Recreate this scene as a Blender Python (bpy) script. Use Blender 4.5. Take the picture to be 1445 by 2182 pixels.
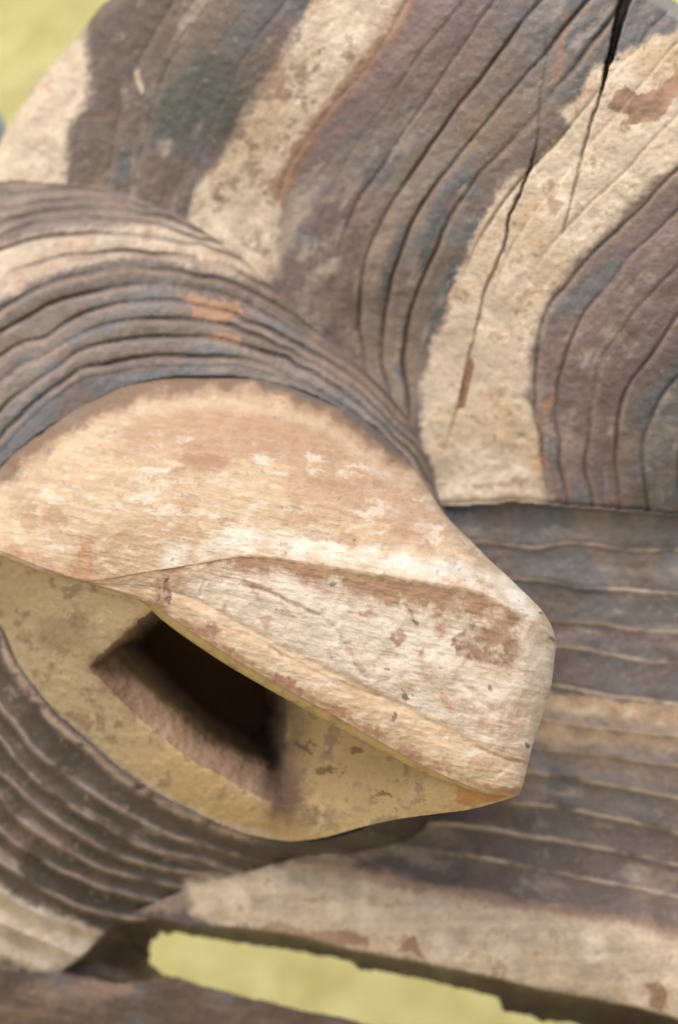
import bpy, math
import numpy as np

C = bpy.context.scene.collection
for o in list(bpy.data.objects):
    bpy.data.objects.remove(o)
sc = bpy.context.scene

# ------------------------------------------------------------------ camera
S = 0.00015            # metres per drawing unit
D = 4500.0             # camera distance from the mask's reference plane, drawing units
CX, CY = 722.5, 1091.0
cam = bpy.data.cameras.new('camera')
co = bpy.data.objects.new('camera', cam)
C.objects.link(co)
co.location = (0, -D * S, 0)
co.rotation_euler = (math.radians(90), 0, 0)
cam.sensor_fit = 'VERTICAL'
cam.sensor_height = 36
cam.sensor_width = 36
cam.lens = 36 * D / 2182.0
cam.clip_start = 0.01
cam.clip_end = 200
cam.dof.use_dof = True
cam.dof.focus_distance = (D - 455) * S
cam.dof.aperture_fstop = 5.0
sc.camera = co

# ------------------------------------------------------------------ light
SUN_EL, SUN_AZ = 55.0, 25.0     # azimuth: degrees to the left of the line camera -> wall, behind the camera
w = bpy.data.worlds.new('World')
sc.world = w
w.use_nodes = True
nt = w.node_tree
bg = nt.nodes['Background']
sky = nt.nodes.new('ShaderNodeTexSky')
sky.sky_type = 'NISHITA'
sky.sun_disc = False
sky.sun_elevation = math.radians(SUN_EL)
sky.sun_rotation = math.radians(180 + SUN_AZ)
sky.dust_density = 4.0
sky.air_density = 1.0
sky.ozone_density = 0.6
bg.inputs['Strength'].default_value = 0.15
nt.links.new(sky.outputs[0], bg.inputs[0])
sl = bpy.data.lights.new('sun', 'SUN')
sl.energy = 1.15
sl.angle = math.radians(50)
sl.color = (1.0, 0.965, 0.92)
so = bpy.data.objects.new('sun', sl)
C.objects.link(so)
so.rotation_euler = (math.radians(90 - SUN_EL), 0, math.radians(-SUN_AZ))
sc.view_settings.view_transform = 'Standard'
sc.view_settings.look = 'None'
sc.view_settings.gamma = 1
sc.view_settings.use_curve_mapping = False
sc.view_settings.exposure = 0.5

# ------------------------------------------------------------------ maths helpers
rng = np.random.default_rng(7)
_LAT = rng.random((6, 256, 256)).astype(np.float32)


def vnoise(x, y, k=0):
    xi = np.floor(x).astype(int); yi = np.floor(y).astype(int)
    fx = x - xi; fy = y - yi
    fx = fx * fx * (3 - 2 * fx); fy = fy * fy * (3 - 2 * fy)
    L = _LAT[k % 6]
    a = L[yi & 255, xi & 255]; b = L[yi & 255, (xi + 1) & 255]
    c = L[(yi + 1) & 255, xi & 255]; d = L[(yi + 1) & 255, (xi + 1) & 255]
    return (a * (1 - fx) + b * fx) * (1 - fy) + (c * (1 - fx) + d * fx) * fy


def fbm(x, y, scale, octv=4, k=0, gain=0.55):
    """noise around 0, about -1 .. 1; scale = size of the largest blobs"""
    r = 0; a = 1; t = 0
    x = x / scale + 17.3 * (k + 1); y = y / scale + 9.1 * (k + 1)
    for i in range(octv):
        r = r + a * (vnoise(x, y, k + i) * 2 - 1); t += a
        ca, sa = 1.6, 1.2
        x, y = x * ca - y * sa, x * sa + y * ca
        a *= gain
    return r / t * 1.6


def sstep(a, b, x):
    t = np.clip((x - a) / (b - a), 0, 1)
    return t * t * (3 - 2 * t)


def smooth_line(pts, n=6):
    P = np.array(pts, float)
    if len(P) < 3: return P
    Q = np.vstack([2 * P[0] - P[1], P, 2 * P[-1] - P[-2]])
    out = []
    for i in range(1, len(Q) - 2):
        p0, p1, p2, p3 = Q[i - 1], Q[i], Q[i + 1], Q[i + 2]
        for t in np.arange(n) / n:
            out.append(0.5 * (2 * p1 + (p2 - p0) * t + (2 * p0 - 5 * p1 + 4 * p2 - p3) * t * t + (3 * p1 - p0 - 3 * p2 + p3) * t ** 3))
    out.append(P[-1])
    return np.array(out)


def dline(X, Y, pts, lim=120, smooth=True, closed=False):
    """distance to a polyline (far away = lim); second result: 0..1 along it"""
    P = smooth_line(pts, 3) if smooth else np.array(pts, float)
    if closed: P = np.vstack([P, P[:1]])
    sh = X.shape; x = X.ravel(); y = Y.ravel()
    out = np.full(x.shape, float(lim)); al = np.zeros(x.shape)
    m = (x > P[:, 0].min() - lim) & (x < P[:, 0].max() + lim) & (y > P[:, 1].min() - lim) & (y < P[:, 1].max() + lim)
    xm, ym = x[m], y[m]
    d = np.full(xm.shape, float(lim)); a = np.zeros(xm.shape)
    n = len(P) - 1
    for i in range(n):
        ax, ay = P[i, 0], P[i, 1]; bx, by = P[i + 1, 0] - ax, P[i + 1, 1] - ay
        q = bx * bx + by * by
        if q == 0: continue
        t = np.clip(((xm - ax) * bx + (ym - ay) * by) / q, 0, 1)
        dd = np.hypot(xm - ax - t * bx, ym - ay - t * by)
        k = dd < d
        d[k] = dd[k]; a[k] = (i + t[k]) / n
    out[m] = d; al[m] = a
    return out.reshape(sh), al.reshape(sh)


def inside(X, Y, P):
    P = np.array(P, float); c = np.zeros(X.shape, bool); n = len(P)
    for i in range(n):
        x0, y0 = P[i, :2]; x1, y1 = P[(i + 1) % n, :2]
        if y0 == y1: continue
        c ^= ((y0 > Y) != (y1 > Y)) & (X < (x1 - x0) * (Y - y0) / (y1 - y0) + x0)
    return c


def sd(X, Y, P, lim=100):
    """signed distance to a polygon, positive inside"""
    d, _ = dline(X, Y, P, lim, smooth=False, closed=True)
    return np.where(inside(X, Y, P), d, -d)


def rbf(ctrl, X, Y, smooth=0.0):
    """thin-plate spline through (x, y, value)"""
    P = np.array(ctrl, float); n = len(P)
    p = P[:, :2] / 1000
    r = np.hypot(p[:, None, 0] - p[None, :, 0], p[:, None, 1] - p[None, :, 1])
    K = np.where(r > 0, r * r * np.log(np.maximum(r, 1e-9)), 0) + smooth * np.eye(n)
    A = np.zeros((n + 3, n + 3)); A[:n, :n] = K; A[:n, n] = 1; A[:n, n + 1:] = p
    A[n:, :n] = A[:n, n:].T
    b = np.zeros(n + 3); b[:n] = P[:, 2]
    wv = np.linalg.solve(A, b)
    x = X.ravel() / 1000; y = Y.ravel() / 1000
    out = wv[n] + wv[n + 1] * x + wv[n + 2] * y
    for i in range(n):
        r2 = (x - p[i, 0]) ** 2 + (y - p[i, 1]) ** 2 + 1e-12
        out += wv[i] * 0.5 * r2 * np.log(r2)
    return out.reshape(X.shape)


def pchip(t, V, q):
    """shape preserving cubic through V (knots along axis 0) sampled at q"""
    h = np.diff(t); dv = np.diff(V, axis=0) / h[:, None]
    m = np.zeros_like(V)
    m[0], m[-1] = dv[0], dv[-1]
    for i in range(1, len(t) - 1):
        a, b = dv[i - 1], dv[i]; w1 = 2 * h[i] + h[i - 1]; w2 = h[i] + 2 * h[i - 1]
        ok = a * b > 0
        den = np.where(ok, w1 / np.where(ok, a, 1) + w2 / np.where(ok, b, 1), 1)
        m[i] = np.where(ok, (w1 + w2) / den, 0)
    k = np.clip(np.searchsorted(t, q, side='right') - 1, 0, len(t) - 2)
    s = (q - t[k]) / h[k]
    s = s[:, None]; H = h[k][:, None]
    return ((2 * s ** 3 - 3 * s ** 2 + 1) * V[k] + (s ** 3 - 2 * s ** 2 + s) * H * m[k]
            + (-2 * s ** 3 + 3 * s ** 2) * V[k + 1] + (s ** 3 - s ** 2) * H * m[k + 1])


def loft(G, nu, nv, qv=None):
    """G: columns x rows x 3 control grid -> dense nu x nv x 3"""
    G = np.array(G, float); nc, nr, _ = G.shape
    du = np.linalg.norm(np.diff(G, axis=0), axis=2).mean(1); tu = np.r_[0, np.cumsum(np.maximum(du, 1))]
    dv = np.linalg.norm(np.diff(G, axis=1), axis=2).mean(0); tv = np.r_[0, np.cumsum(np.maximum(dv, 1))]
    A = pchip(tu, G.reshape(nc, -1), np.linspace(0, tu[-1], nu)).reshape(nu, nr, 3)
    A = A.transpose(1, 0, 2).reshape(nr, -1)
    B = pchip(tv, A, np.linspace(0, tv[-1], nv)).reshape(nv, nu, 3)
    return B.transpose(1, 0, 2)


def world(px, py, d):
    """drawing coordinates (as seen from the front) and relief height -> metres"""
    f = (D - d) / D * S
    return np.stack([(px - CX) * f, -d * S + 0 * px, -(py - CY) * f], -1)


def grid_mesh(name, px, py, d, col, rough, mat, parent, keep=None, flip=False):
    nu, nv = px.shape
    V = world(px, py, d).reshape(-1, 3)
    idx = np.arange(nu * nv).reshape(nu, nv)
    q = np.stack([idx[:-1, :-1], idx[1:, :-1], idx[1:, 1:], idx[:-1, 1:]], -1)
    if flip: q = q[..., ::-1]
    q = q.reshape(-1, 4) if keep is None else q[keep]
    used = np.zeros(nu * nv, bool); used[q.ravel()] = True
    re = np.cumsum(used) - 1
    V = V[used]; q = re[q]
    me = bpy.data.meshes.new(name)
    me.vertices.add(len(V)); me.vertices.foreach_set('co', V.astype(np.float32).ravel())
    me.loops.add(q.size); me.loops.foreach_set('vertex_index', q.ravel().astype(np.int32))
    me.polygons.add(len(q)); me.polygons.foreach_set('loop_start', np.arange(0, q.size, 4, dtype=np.int32))
    me.polygons.foreach_set('use_smooth', np.ones(len(q), bool))
    me.update(calc_edges=True)
    a = me.attributes.new('pigment', 'FLOAT_COLOR', 'POINT')
    cc = np.concatenate([col.reshape(-1, 3), np.broadcast_to(rough, px.shape).reshape(-1, 1)], 1)[used]
    a.data.foreach_set('color', cc.astype(np.float32).ravel())
    me.materials.append(mat)
    ob = bpy.data.objects.new(name, me)
    C.objects.link(ob)
    if parent: ob.parent = parent
    return ob


# ------------------------------------------------------------------ materials
def wood_material(name, fine=900.0, bump=0.35, contrast=0.22, fibre=1.0, grain=0.0):
    m = bpy.data.materials.new(name); m.use_nodes = True
    n = m.node_tree; L = n.links; bs = n.nodes['Principled BSDF']
    at = n.nodes.new('ShaderNodeAttribute'); at.attribute_name = 'pigment'
    tc = n.nodes.new('ShaderNodeTexCoord')
    n1 = n.nodes.new('ShaderNodeTexNoise'); n1.inputs['Scale'].default_value = fine; n1.inputs['Detail'].default_value = 5
    n1.inputs['Roughness'].default_value = 0.65
    n2 = n.nodes.new('ShaderNodeTexNoise'); n2.inputs['Scale'].default_value = fine * 0.22; n2.inputs['Detail'].default_value = 6
    n2.inputs['Roughness'].default_value = 0.7; n2.inputs['Distortion'].default_value = 0.6
    mp = n.nodes.new('ShaderNodeMapping'); mp.inputs['Rotation'].default_value = (0, math.radians(grain), 0)
    mp.inputs['Scale'].default_value = (fibre, 1, 1.25)
    L.new(tc.outputs['Object'], mp.inputs['Vector']); L.new(mp.outputs[0], n1.inputs['Vector']); L.new(tc.outputs['Object'], n2.inputs['Vector'])
    def rng_(src, lo, hi):
        r = n.nodes.new('ShaderNodeMapRange'); r.inputs[1].default_value = 0.3; r.inputs[2].default_value = 0.7
        r.inputs[3].default_value = lo; r.inputs[4].default_value = hi; L.new(src, r.inputs[0]); return r.outputs[0]
    a = rng_(n1.outputs['Fac'], 1 - contrast, 1 + contrast)
    b = rng_(n2.outputs['Fac'], 1 - contrast, 1 + contrast)
    mu = n.nodes.new('ShaderNodeMath'); mu.operation = 'MULTIPLY'; L.new(a, mu.inputs[0]); L.new(b, mu.inputs[1])
    vm = n.nodes.new('ShaderNodeVectorMath'); vm.operation = 'SCALE'; L.new(at.outputs['Color'], vm.inputs[0]); L.new(mu.outputs[0], vm.inputs['Scale'])
    L.new(vm.outputs[0], bs.inputs['Base Color'])
    L.new(at.outputs['Alpha'], bs.inputs['Roughness'])
    bs.inputs['Specular IOR Level'].default_value = 0.35
    ad = n.nodes.new('ShaderNodeMath'); ad.operation = 'ADD'; L.new(n1.outputs['Fac'], ad.inputs[0]); L.new(n2.outputs['Fac'], ad.inputs[1])
    bp = n.nodes.new('ShaderNodeBump'); bp.inputs['Strength'].default_value = bump; bp.inputs['Distance'].default_value = 0.0006
    L.new(ad.outputs[0], bp.inputs['Height']); L.new(bp.outputs[0], bs.inputs['Normal'])
    return m


M_FACE = wood_material('weathered_paint_on_wood', 900, 0.25, 0.13, 0.6, 45)
M_SNOUT = wood_material('chalky_kaolin_on_wood', 1500, 0.4, 0.085, 0.34, -12)


def wall_material():
    m = bpy.data.materials.new('yellow_limewash'); m.use_nodes = True
    n = m.node_tree; L = n.links; bs = n.nodes['Principled BSDF']
    tc = n.nodes.new('ShaderNodeTexCoord')
    n1 = n.nodes.new('ShaderNodeTexNoise'); n1.inputs['Scale'].default_value = 42; n1.inputs['Detail'].default_value = 8
    n1.inputs['Roughness'].default_value = 0.72
    n2 = n.nodes.new('ShaderNodeTexNoise'); n2.inputs['Scale'].default_value = 120; n2.inputs['Detail'].default_value = 6
    for q in (n1, n2): L.new(tc.outputs['Object'], q.inputs['Vector'])
    r = n.nodes.new('ShaderNodeValToRGB')
    r.color_ramp.elements[0].position = 0.3; r.color_ramp.elements[0].color = (0.66, 0.60, 0.22, 1)
    r.color_ramp.elements[1].position = 0.7; r.color_ramp.elements[1].color = (0.92, 0.865, 0.42, 1)
    L.new(n1.outputs['Fac'], r.inputs[0]); L.new(r.outputs[0], bs.inputs['Base Color'])
    bs.inputs['Roughness'].default_value = 0.9
    ad = n.nodes.new('ShaderNodeMath'); ad.operation = 'MULTIPLY_ADD'; ad.inputs[1].default_value = 0.4
    L.new(n2.outputs['Fac'], ad.inputs[0]); L.new(n1.outputs['Fac'], ad.inputs[2])
    bp = n.nodes.new('ShaderNodeBump'); bp.inputs['Strength'].default_value = 0.9; bp.inputs['Distance'].default_value = 0.012
    L.new(ad.outputs[0], bp.inputs['Height']); L.new(bp.outputs[0], bs.inputs['Normal'])
    return m


def plain(name, col, rough=0.6, metal=0.0):
    m = bpy.data.materials.new(name); m.use_nodes = True
    n = m.node_tree; bs = n.nodes['Principled BSDF']
    t = n.nodes.new('ShaderNodeTexNoise'); t.inputs['Scale'].default_value = 200
    r = n.nodes.new('ShaderNodeValToRGB')
    r.color_ramp.elements[0].color = tuple(c * 0.8 for c in col) + (1,)
    r.color_ramp.elements[1].color = tuple(min(1, c * 1.15) for c in col) + (1,)
    n.links.new(t.outputs['Fac'], r.inputs[0]); n.links.new(r.outputs[0], bs.inputs['Base Color'])
    bs.inputs['Roughness'].default_value = rough; bs.inputs['Metallic'].default_value = metal
    return m


# ------------------------------------------------------------------ the wall and the ground
WALL_Y = 0.36
def wall():
    nx, nz = 120, 120
    xs = np.linspace(-2.2, 2.2, nx); zs = np.linspace(-1.3, 1.6, nz)
    X, Z = np.meshgrid(xs, zs, indexing='ij')
    Y = WALL_Y + 0.004 * fbm(X * 1000, Z * 1000, 220, 3, 2)
    V = np.stack([X, Y, Z], -1).reshape(-1, 3)
    idx = np.arange(nx * nz).reshape(nx, nz)
    q = np.stack([idx[:-1, :-1], idx[1:, :-1], idx[1:, 1:], idx[:-1, 1:]], -1).reshape(-1, 4)
    # back and rim, so the wall is a slab
    b = len(V)
    Vb = V.copy(); Vb[:, 1] = WALL_Y + 0.2
    qb = (q + b)[:, ::-1]
    rim = np.concatenate([idx[:, 0], idx[-1, 1:], idx[-2::-1, -1], idx[0, -2:0:-1]])
    qr = np.stack([np.roll(rim, -1), rim, rim + b, np.roll(rim, -1) + b], 1)
    me = bpy.data.meshes.new('wall')
    me.from_pydata(np.vstack([V, Vb]).tolist(), [], np.vstack([q, qb, qr]).tolist())
    me.polygons.foreach_set('use_smooth', np.ones(len(me.polygons), bool))
    me.materials.append(wall_material())
    o = bpy.data.objects.new('wall', me); C.objects.link(o)
    o['label'] = 'rough yellow limewashed wall behind the carved mask'; o['category'] = 'wall'
    return o
wall()
me = bpy.data.meshes.new('ground')
me.from_pydata([(-30, -30, -1.3), (30, -30, -1.3), (30, 30, -1.3), (-30, 30, -1.3)], [], [(0, 1, 2, 3)])
me.materials.append(plain('pale_sandy_ground', (0.45, 0.40, 0.29), 0.95))
gr = bpy.data.objects.new('ground', me); C.objects.link(gr); gr['kind'] = 'structure'  # unseen ground, added with a pale yellow tint to bounce light upward

# ------------------------------------------------------------------ the mask
mask = bpy.data.objects.new('carved_mask', None); C.objects.link(mask)
mask['label'] = 'striped carved wooden mask in flaking brown, grey and cream with a cream snout jutting out'
mask['category'] = 'mask'

# colours (linear albedo)
CREAM = np.array([0.63, 0.515, 0.385]); CREAM2 = np.array([0.72, 0.63, 0.50]); TAN = np.array([0.36, 0.24, 0.15])
BROWN = np.array([0.165, 0.130, 0.108]); PURPLE = np.array([0.178, 0.130, 0.125]); SLATE = np.array([0.120, 0.124, 0.128])
RUST = np.array([0.27, 0.155, 0.10]); WOOD = np.array([0.34, 0.17, 0.085]); OLIVE = np.array([0.062, 0.048, 0.035])
DIRT = np.array([0.05, 0.035, 0.025])


def mix(col, c, t):
    t = np.clip(t, 0, 1)[..., None]
    return col * (1 - t) + c * t


# ---- relief guide lines: (level, points); where each carved line runs
UP = [
    (-1, [(130, 60), (60, 200), (0, 330), (-60, 480)]),
    (0, [(262, 60), (215, 120), (185, 220), (160, 330), (150, 385)]),
    (2, [(455, 0), (400, 75), (360, 140), (335, 200), (315, 270), (300, 330), (295, 400), (292, 425)]),
    (3, [(547, 0), (510, 40), (460, 110), (430, 160), (400, 220), (372, 290), (352, 400), (345, 440)]),
    (4, [(612, 0), (560, 65), (510, 140), (480, 210), (450, 270), (430, 330), (410, 400), (398, 465)]),
    (5, [(690, 0), (640, 70), (590, 150), (550, 220), (520, 290), (490, 380), (470, 490)]),
    (7, [(870, 0), (800, 120), (720, 210), (660, 290), (610, 370), (585, 450), (578, 560), (590, 610)]),
    (8, [(982, 10), (942, 60), (887, 125), (850, 180), (820, 225), (777, 280), (730, 360), (690, 450), (665, 560), (665, 660)]),
    (9, [(1057, 0), (1022, 45), (982, 105), (942, 165), (912, 210), (867, 275), (842, 310), (812, 360), (772, 415), (742, 475), (722, 530), (712, 600), (715, 700)]),
    (10, [(1152, 0), (1112, 45), (1082, 90), (1027, 165), (982, 220), (947, 270), (907, 325), (877, 370), (842, 420), (812, 480), (787, 530), (768, 620), (765, 700), (775, 760)]),
    (11, [(1252, 0), (1222, 35), (1192, 70), (1162, 115), (1122, 160), (1072, 215), (1032, 265), (972, 340), (932, 390), (892, 450), (872, 490), (852, 545), (830, 620), (817, 700), (815, 780), (830, 840)]),
    (12, [(1322, 10), (1297, 45), (1262, 90), (1222, 145), (1182, 190), (1147, 240), (1102, 290), (1062, 330), (1022, 370), (992, 410), (967, 450), (947, 490), (927, 535), (912, 570), (892, 616), (872, 676), (862, 736), (860, 790), (870, 846)]),
    (13, [(1417, 35), (1387, 60), (1357, 105), (1300, 160), (1260, 215), (1200, 290), (1140, 350), (1085, 415), (1040, 480), (1000, 560), (965, 650), (935, 740), (915, 830), (915, 920)]),
    (14, [(1445, 90), (1407, 130), (1362, 185), (1317, 240), (1262, 300), (1197, 380), (1152, 435), (1112, 490), (1075, 560), (1045, 660), (1015, 780), (990, 900), (985, 1040)]),
    (15, [(1445, 245), (1397, 295), (1337, 360), (1272, 420), (1212, 480), (1157, 545), (1130, 600), (1105, 680), (1090, 770), (1075, 900), (1075, 1050)]),
    (16, [(1445, 360), (1372, 440), (1312, 495), (1257, 546), (1212, 601), (1172, 646), (1152, 700), (1143, 760), (1140, 850), (1150, 930), (1160, 1000), (1170, 1060)]),
    (17, [(1445, 450), (1422, 470), (1367, 520), (1337, 550), (1297, 606), (1252, 656), (1222, 711), (1202, 771), (1187, 826), (1184, 896), (1192, 996), (1208, 1070)]),
    (18, [(1445, 566), (1397, 616), (1357, 656), (1322, 706), (1292, 746), (1274, 790), (1262, 850), (1255, 921), (1262, 1066)]),
    (19, [(1445, 671), (1412, 721), (1372, 776), (1337, 826), (1320, 876), (1312, 946), (1318, 1071)]),
    (20, [(1445, 801), (1412, 841), (1386, 896), (1370, 946), (1370, 996), (1380, 1066)]),
]
COL = [   # around the snout, above: level grows outwards
    (1, [(-40, 975), (10, 921), (40, 891), (75, 856), (115, 826), (165, 791), (225, 776), (300, 761), (375, 758), (450, 761), (525, 766), (575, 781), (625, 806), (675, 831), (722, 861), (772, 896), (822, 940), (872, 990), (902, 1036)]),
    (2, [(-40, 920), (0, 876), (25, 851), (65, 821), (120, 786), (165, 751), (225, 731), (275, 723), (350, 718), (440, 718), (500, 731), (550, 746), (610, 763), (665, 791), (722, 829), (772, 866), (825, 913), (880, 970), (910, 1020)]),
    (3, [(-40, 845), (0, 816), (50, 776), (95, 761), (150, 726), (200, 701), (250, 688), (310, 681), (380, 681), (450, 688), (500, 696), (550, 716), (600, 741), (650, 766), (722, 806), (780, 850), (835, 905)]),
    (4, [(-40, 790), (0, 761), (50, 731), (100, 716), (150, 681), (200, 661), (260, 646), (325, 641), (390, 643), (460, 660), (525, 685), (600, 716), (675, 756), (735, 790)]),
    (5, [(-40, 735), (0, 711), (50, 681), (100, 651), (150, 633), (210, 621), (260, 611), (325, 608), (390, 611), (450, 621), (525, 646), (600, 686), (675, 730), (735, 768)]),
    (6, [(-40, 690), (0, 661), (40, 636), (90, 611), (130, 596), (170, 586), (225, 576), (300, 571), (380, 576), (450, 591), (525, 616), (600, 653), (660, 695)]),
    (7, [(-40, 640), (0, 605), (80, 562), (200, 540), (320, 540), (430, 560), (540, 596)]),
    (8, [(-40, 560), (0, 532), (100, 505), (200, 495), (320, 505), (430, 520), (500, 545)]),
    (9, [(-40, 520), (0, 505), (30, 490), (75, 477), (150, 469), (250, 470), (325, 478), (370, 490), (430, 510)]),
    (10, [(-40, 487), (0, 475), (50, 463), (100, 450), (175, 443), (275, 447), (350, 462)]),
    (11, [(-40, 450), (0, 445), (70, 432), (140, 424), (220, 424), (300, 438)]),
]
LOW = [   # right of the snout, level grows downwards
    (0, [(930, 1078), (1000, 1076), (1100, 1072), (1200, 1079), (1330, 1089), (1445, 1100)]),
    (1, [(992, 1152), (1082, 1162), (1147, 1167), (1202, 1157), (1272, 1162), (1347, 1172), (1445, 1172)]),
    (2, [(1000, 1225), (1092, 1232), (1162, 1239), (1222, 1252), (1272, 1254), (1347, 1257), (1445, 1267)]),
    (3, [(1000, 1315), (1182, 1322), (1222, 1324), (1287, 1329), (1347, 1340), (1445, 1347)]),
    (4, [(1000, 1365), (1192, 1377), (1272, 1387), (1322, 1397), (1445, 1410)]),
    (5, [(1000, 1440), (1177, 1460), (1222, 1467), (1297, 1482), (1372, 1492), (1445, 1500)]),
    (6, [(980, 1505), (1157, 1532), (1222, 1545), (1297, 1552), (1445, 1567)]),
    (7, [(960, 1570), (1142, 1592), (1222, 1602), (1322, 1615), (1445, 1632)]),
    (8, [(950, 1630), (1132, 1646), (1222, 1658), (1322, 1676), (1445, 1701)]),
    (9, [(900, 1695), (1102, 1711), (1172, 1716), (1272, 1736), (1347, 1751), (1445, 1776)]),
    (10, [(800, 1740), (947, 1756), (1042, 1766), (1122, 1781), (1222, 1796), (1322, 1816), (1445, 1841)]),
    (11, [(720, 1790), (842, 1801), (972, 1821), (1072, 1836), (1172, 1856), (1297, 1881), (1445, 1911)]),
    (12, [(600, 1835), (722, 1851), (797, 1866), (922, 1891), (1047, 1911), (1147, 1931), (1247, 1946), (1347, 1961), (1445, 1986)]),
]
LL = [    # below left of the snout, level grows outwards
    (0, [(-60, 1230), (0, 1345), (25, 1412), (75, 1472), (110, 1522), (165, 1570), (210, 1605), (255, 1640), (320, 1690), (400, 1735), (500, 1775), (600, 1798)]),
    (1, [(-60, 1400), (0, 1502), (30, 1540), (65, 1585), (120, 1636), (175, 1675), (240, 1715), (300, 1750), (375, 1785), (475, 1815)]),
    (2, [(-60, 1490), (0, 1572), (25, 1602), (50, 1636), (100, 1680), (160, 1723), (225, 1763), (280, 1793), (350, 1818), (450, 1840)]),
    (3, [(-60, 1580), (0, 1646), (30, 1673), (75, 1713), (125, 1750), (200, 1798), (250, 1823), (350, 1851), (425, 1863)]),
    (4, [(-60, 1625), (0, 1691), (25, 1731), (75, 1769), (125, 1804), (200, 1843), (250, 1860), (310, 1874)]),
    (5, [(-60, 1715), (0, 1766), (40, 1801), (100, 1838), (175, 1873), (250, 1901)]),
    (6, [(-60, 1795), (0, 1836), (40, 1863), (100, 1901), (165, 1931), (225, 1948)]),
    (7, [(-60, 1870), (0, 1901), (30, 1921), (75, 1943), (130, 1963), (175, 1978)]),
    (8, [(-60, 1940), (0, 1966), (40, 1986), (100, 2008), (150, 2030)]),
]


def level(lines, X, Y):
    return rbf([(x, y, k) for k, pts in lines for x, y in pts], X, Y, smooth=1e-5)


# ---- outlines in drawing coordinates
INNER = [(-78, 1165), (-60, 1060), (0, 990), (80, 920), (150, 880), (240, 830), (330, 803), (430, 795), (520, 800), (620, 822), (700, 852), (790, 908), (850, 962), (890, 1010), (925, 1070), (962, 1180),
         (972, 1290), (965, 1420), (935, 1560), (880, 1680), (800, 1755), (700, 1790), (600, 1793), (500, 1768), (400, 1730), (310, 1680), (240, 1630), (165, 1565), (110, 1518), (65, 1460), (25, 1400), (0, 1342), (-50, 1250)]
OUTER = [(-320, 560), (-150, 420), (0, 385), (100, 388), (200, 400), (280, 420), (350, 445), (410, 476), (480, 522), (560, 590), (640, 672), (720, 738), (790, 800), (850, 865), (905, 965), (940, 1072), (1000, 1200), (1010, 1400), (980, 1600),
         (900, 1770), (760, 1815), (640, 1825), (520, 1860), (420, 1885), (330, 1925), (260, 1955), (200, 2000), (150, 2062), (60, 2075), (-60, 2040), (-250, 1980), (-420, 1800), (-520, 1400), (-500, 900)]
EDGE = [(270, 0), (225, 42), (180, 100), (120, 165), (70, 235), (30, 300), (0, 355), (-60, 400), (-330, 470), (-560, 900), (-600, 1400), (-480, 1850), (-260, 2060), (-180, 2200), (-120, 2420),
        (200, 2560), (900, 2640), (1500, 2560), (1760, 2300), (1830, 1800), (1850, 1100), (1800, 500), (1640, 190), (1500, 80), (1445, 40), (1385, -6), (1250, -110), (1000, -220), (700, -230), (450, -140)]
LID = [(255, 1962), (330, 1958), (400, 1971), (550, 1981), (650, 1996), (722, 2018), (822, 2036), (947, 2061), (1072, 2086), (1172, 2111), (1272, 2128), (1347, 2141), (1422, 2161), (1480, 2185), (1520, 2260),
       (1500, 2300), (1100, 2270), (797, 2190), (722, 2166), (650, 2156), (550, 2132), (440, 2106), (380, 2088), (330, 2086), (250, 2096), (130, 2072), (150, 2056), (195, 2015)]
SLOT = [(318, 2030), (322, 2010), (345, 1990), (375, 1988), (430, 2000), (500, 2010), (600, 2022), (700, 2040), (745, 2050), (762, 2066), (820, 2073), (900, 2089), (1000, 2112), (1064, 2130), (1072, 2156),
        (1130, 2166), (1152, 2178), (1222, 2180), (1300, 2220), (1320, 2262), (1100, 2262), (797, 2186), (722, 2163), (650, 2153), (550, 2128), (440, 2102), (380, 2081), (350, 2075), (322, 2052)]

STEP = 3.0
# coarser away from the picture
gx = np.concatenate([np.arange(-640, -150, 6.0), np.arange(-150, 1884, STEP)])
gy = np.concatenate([np.arange(-270, 2330, STEP), np.arange(2330, 2700, 6.0)])
X, Y = np.meshgrid(gx, gy, indexing='ij')

wx = X + 1.8 * fbm(X, Y, 60, 3, 0); wy = Y + 1.8 * fbm(X, Y, 60, 3, 3)       # hand-carved wobble
s_in = sd(X, Y, smooth_line(INNER + INNER[:1], 3)[:-1], 700)
s_out = sd(X, Y, smooth_line(OUTER + OUTER[:1], 3)[:-1], 700)
s_edge = sd(wx, wy, smooth_line(EDGE + EDGE[:1], 3)[:-1], 300)
s_lid = sd(wx, wy, LID, 200)
jag = 5 * fbm(X, Y, 22, 3, 1)
s_slot = sd(X + jag, Y + jag * 0.7, SLOT, 200)

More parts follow.
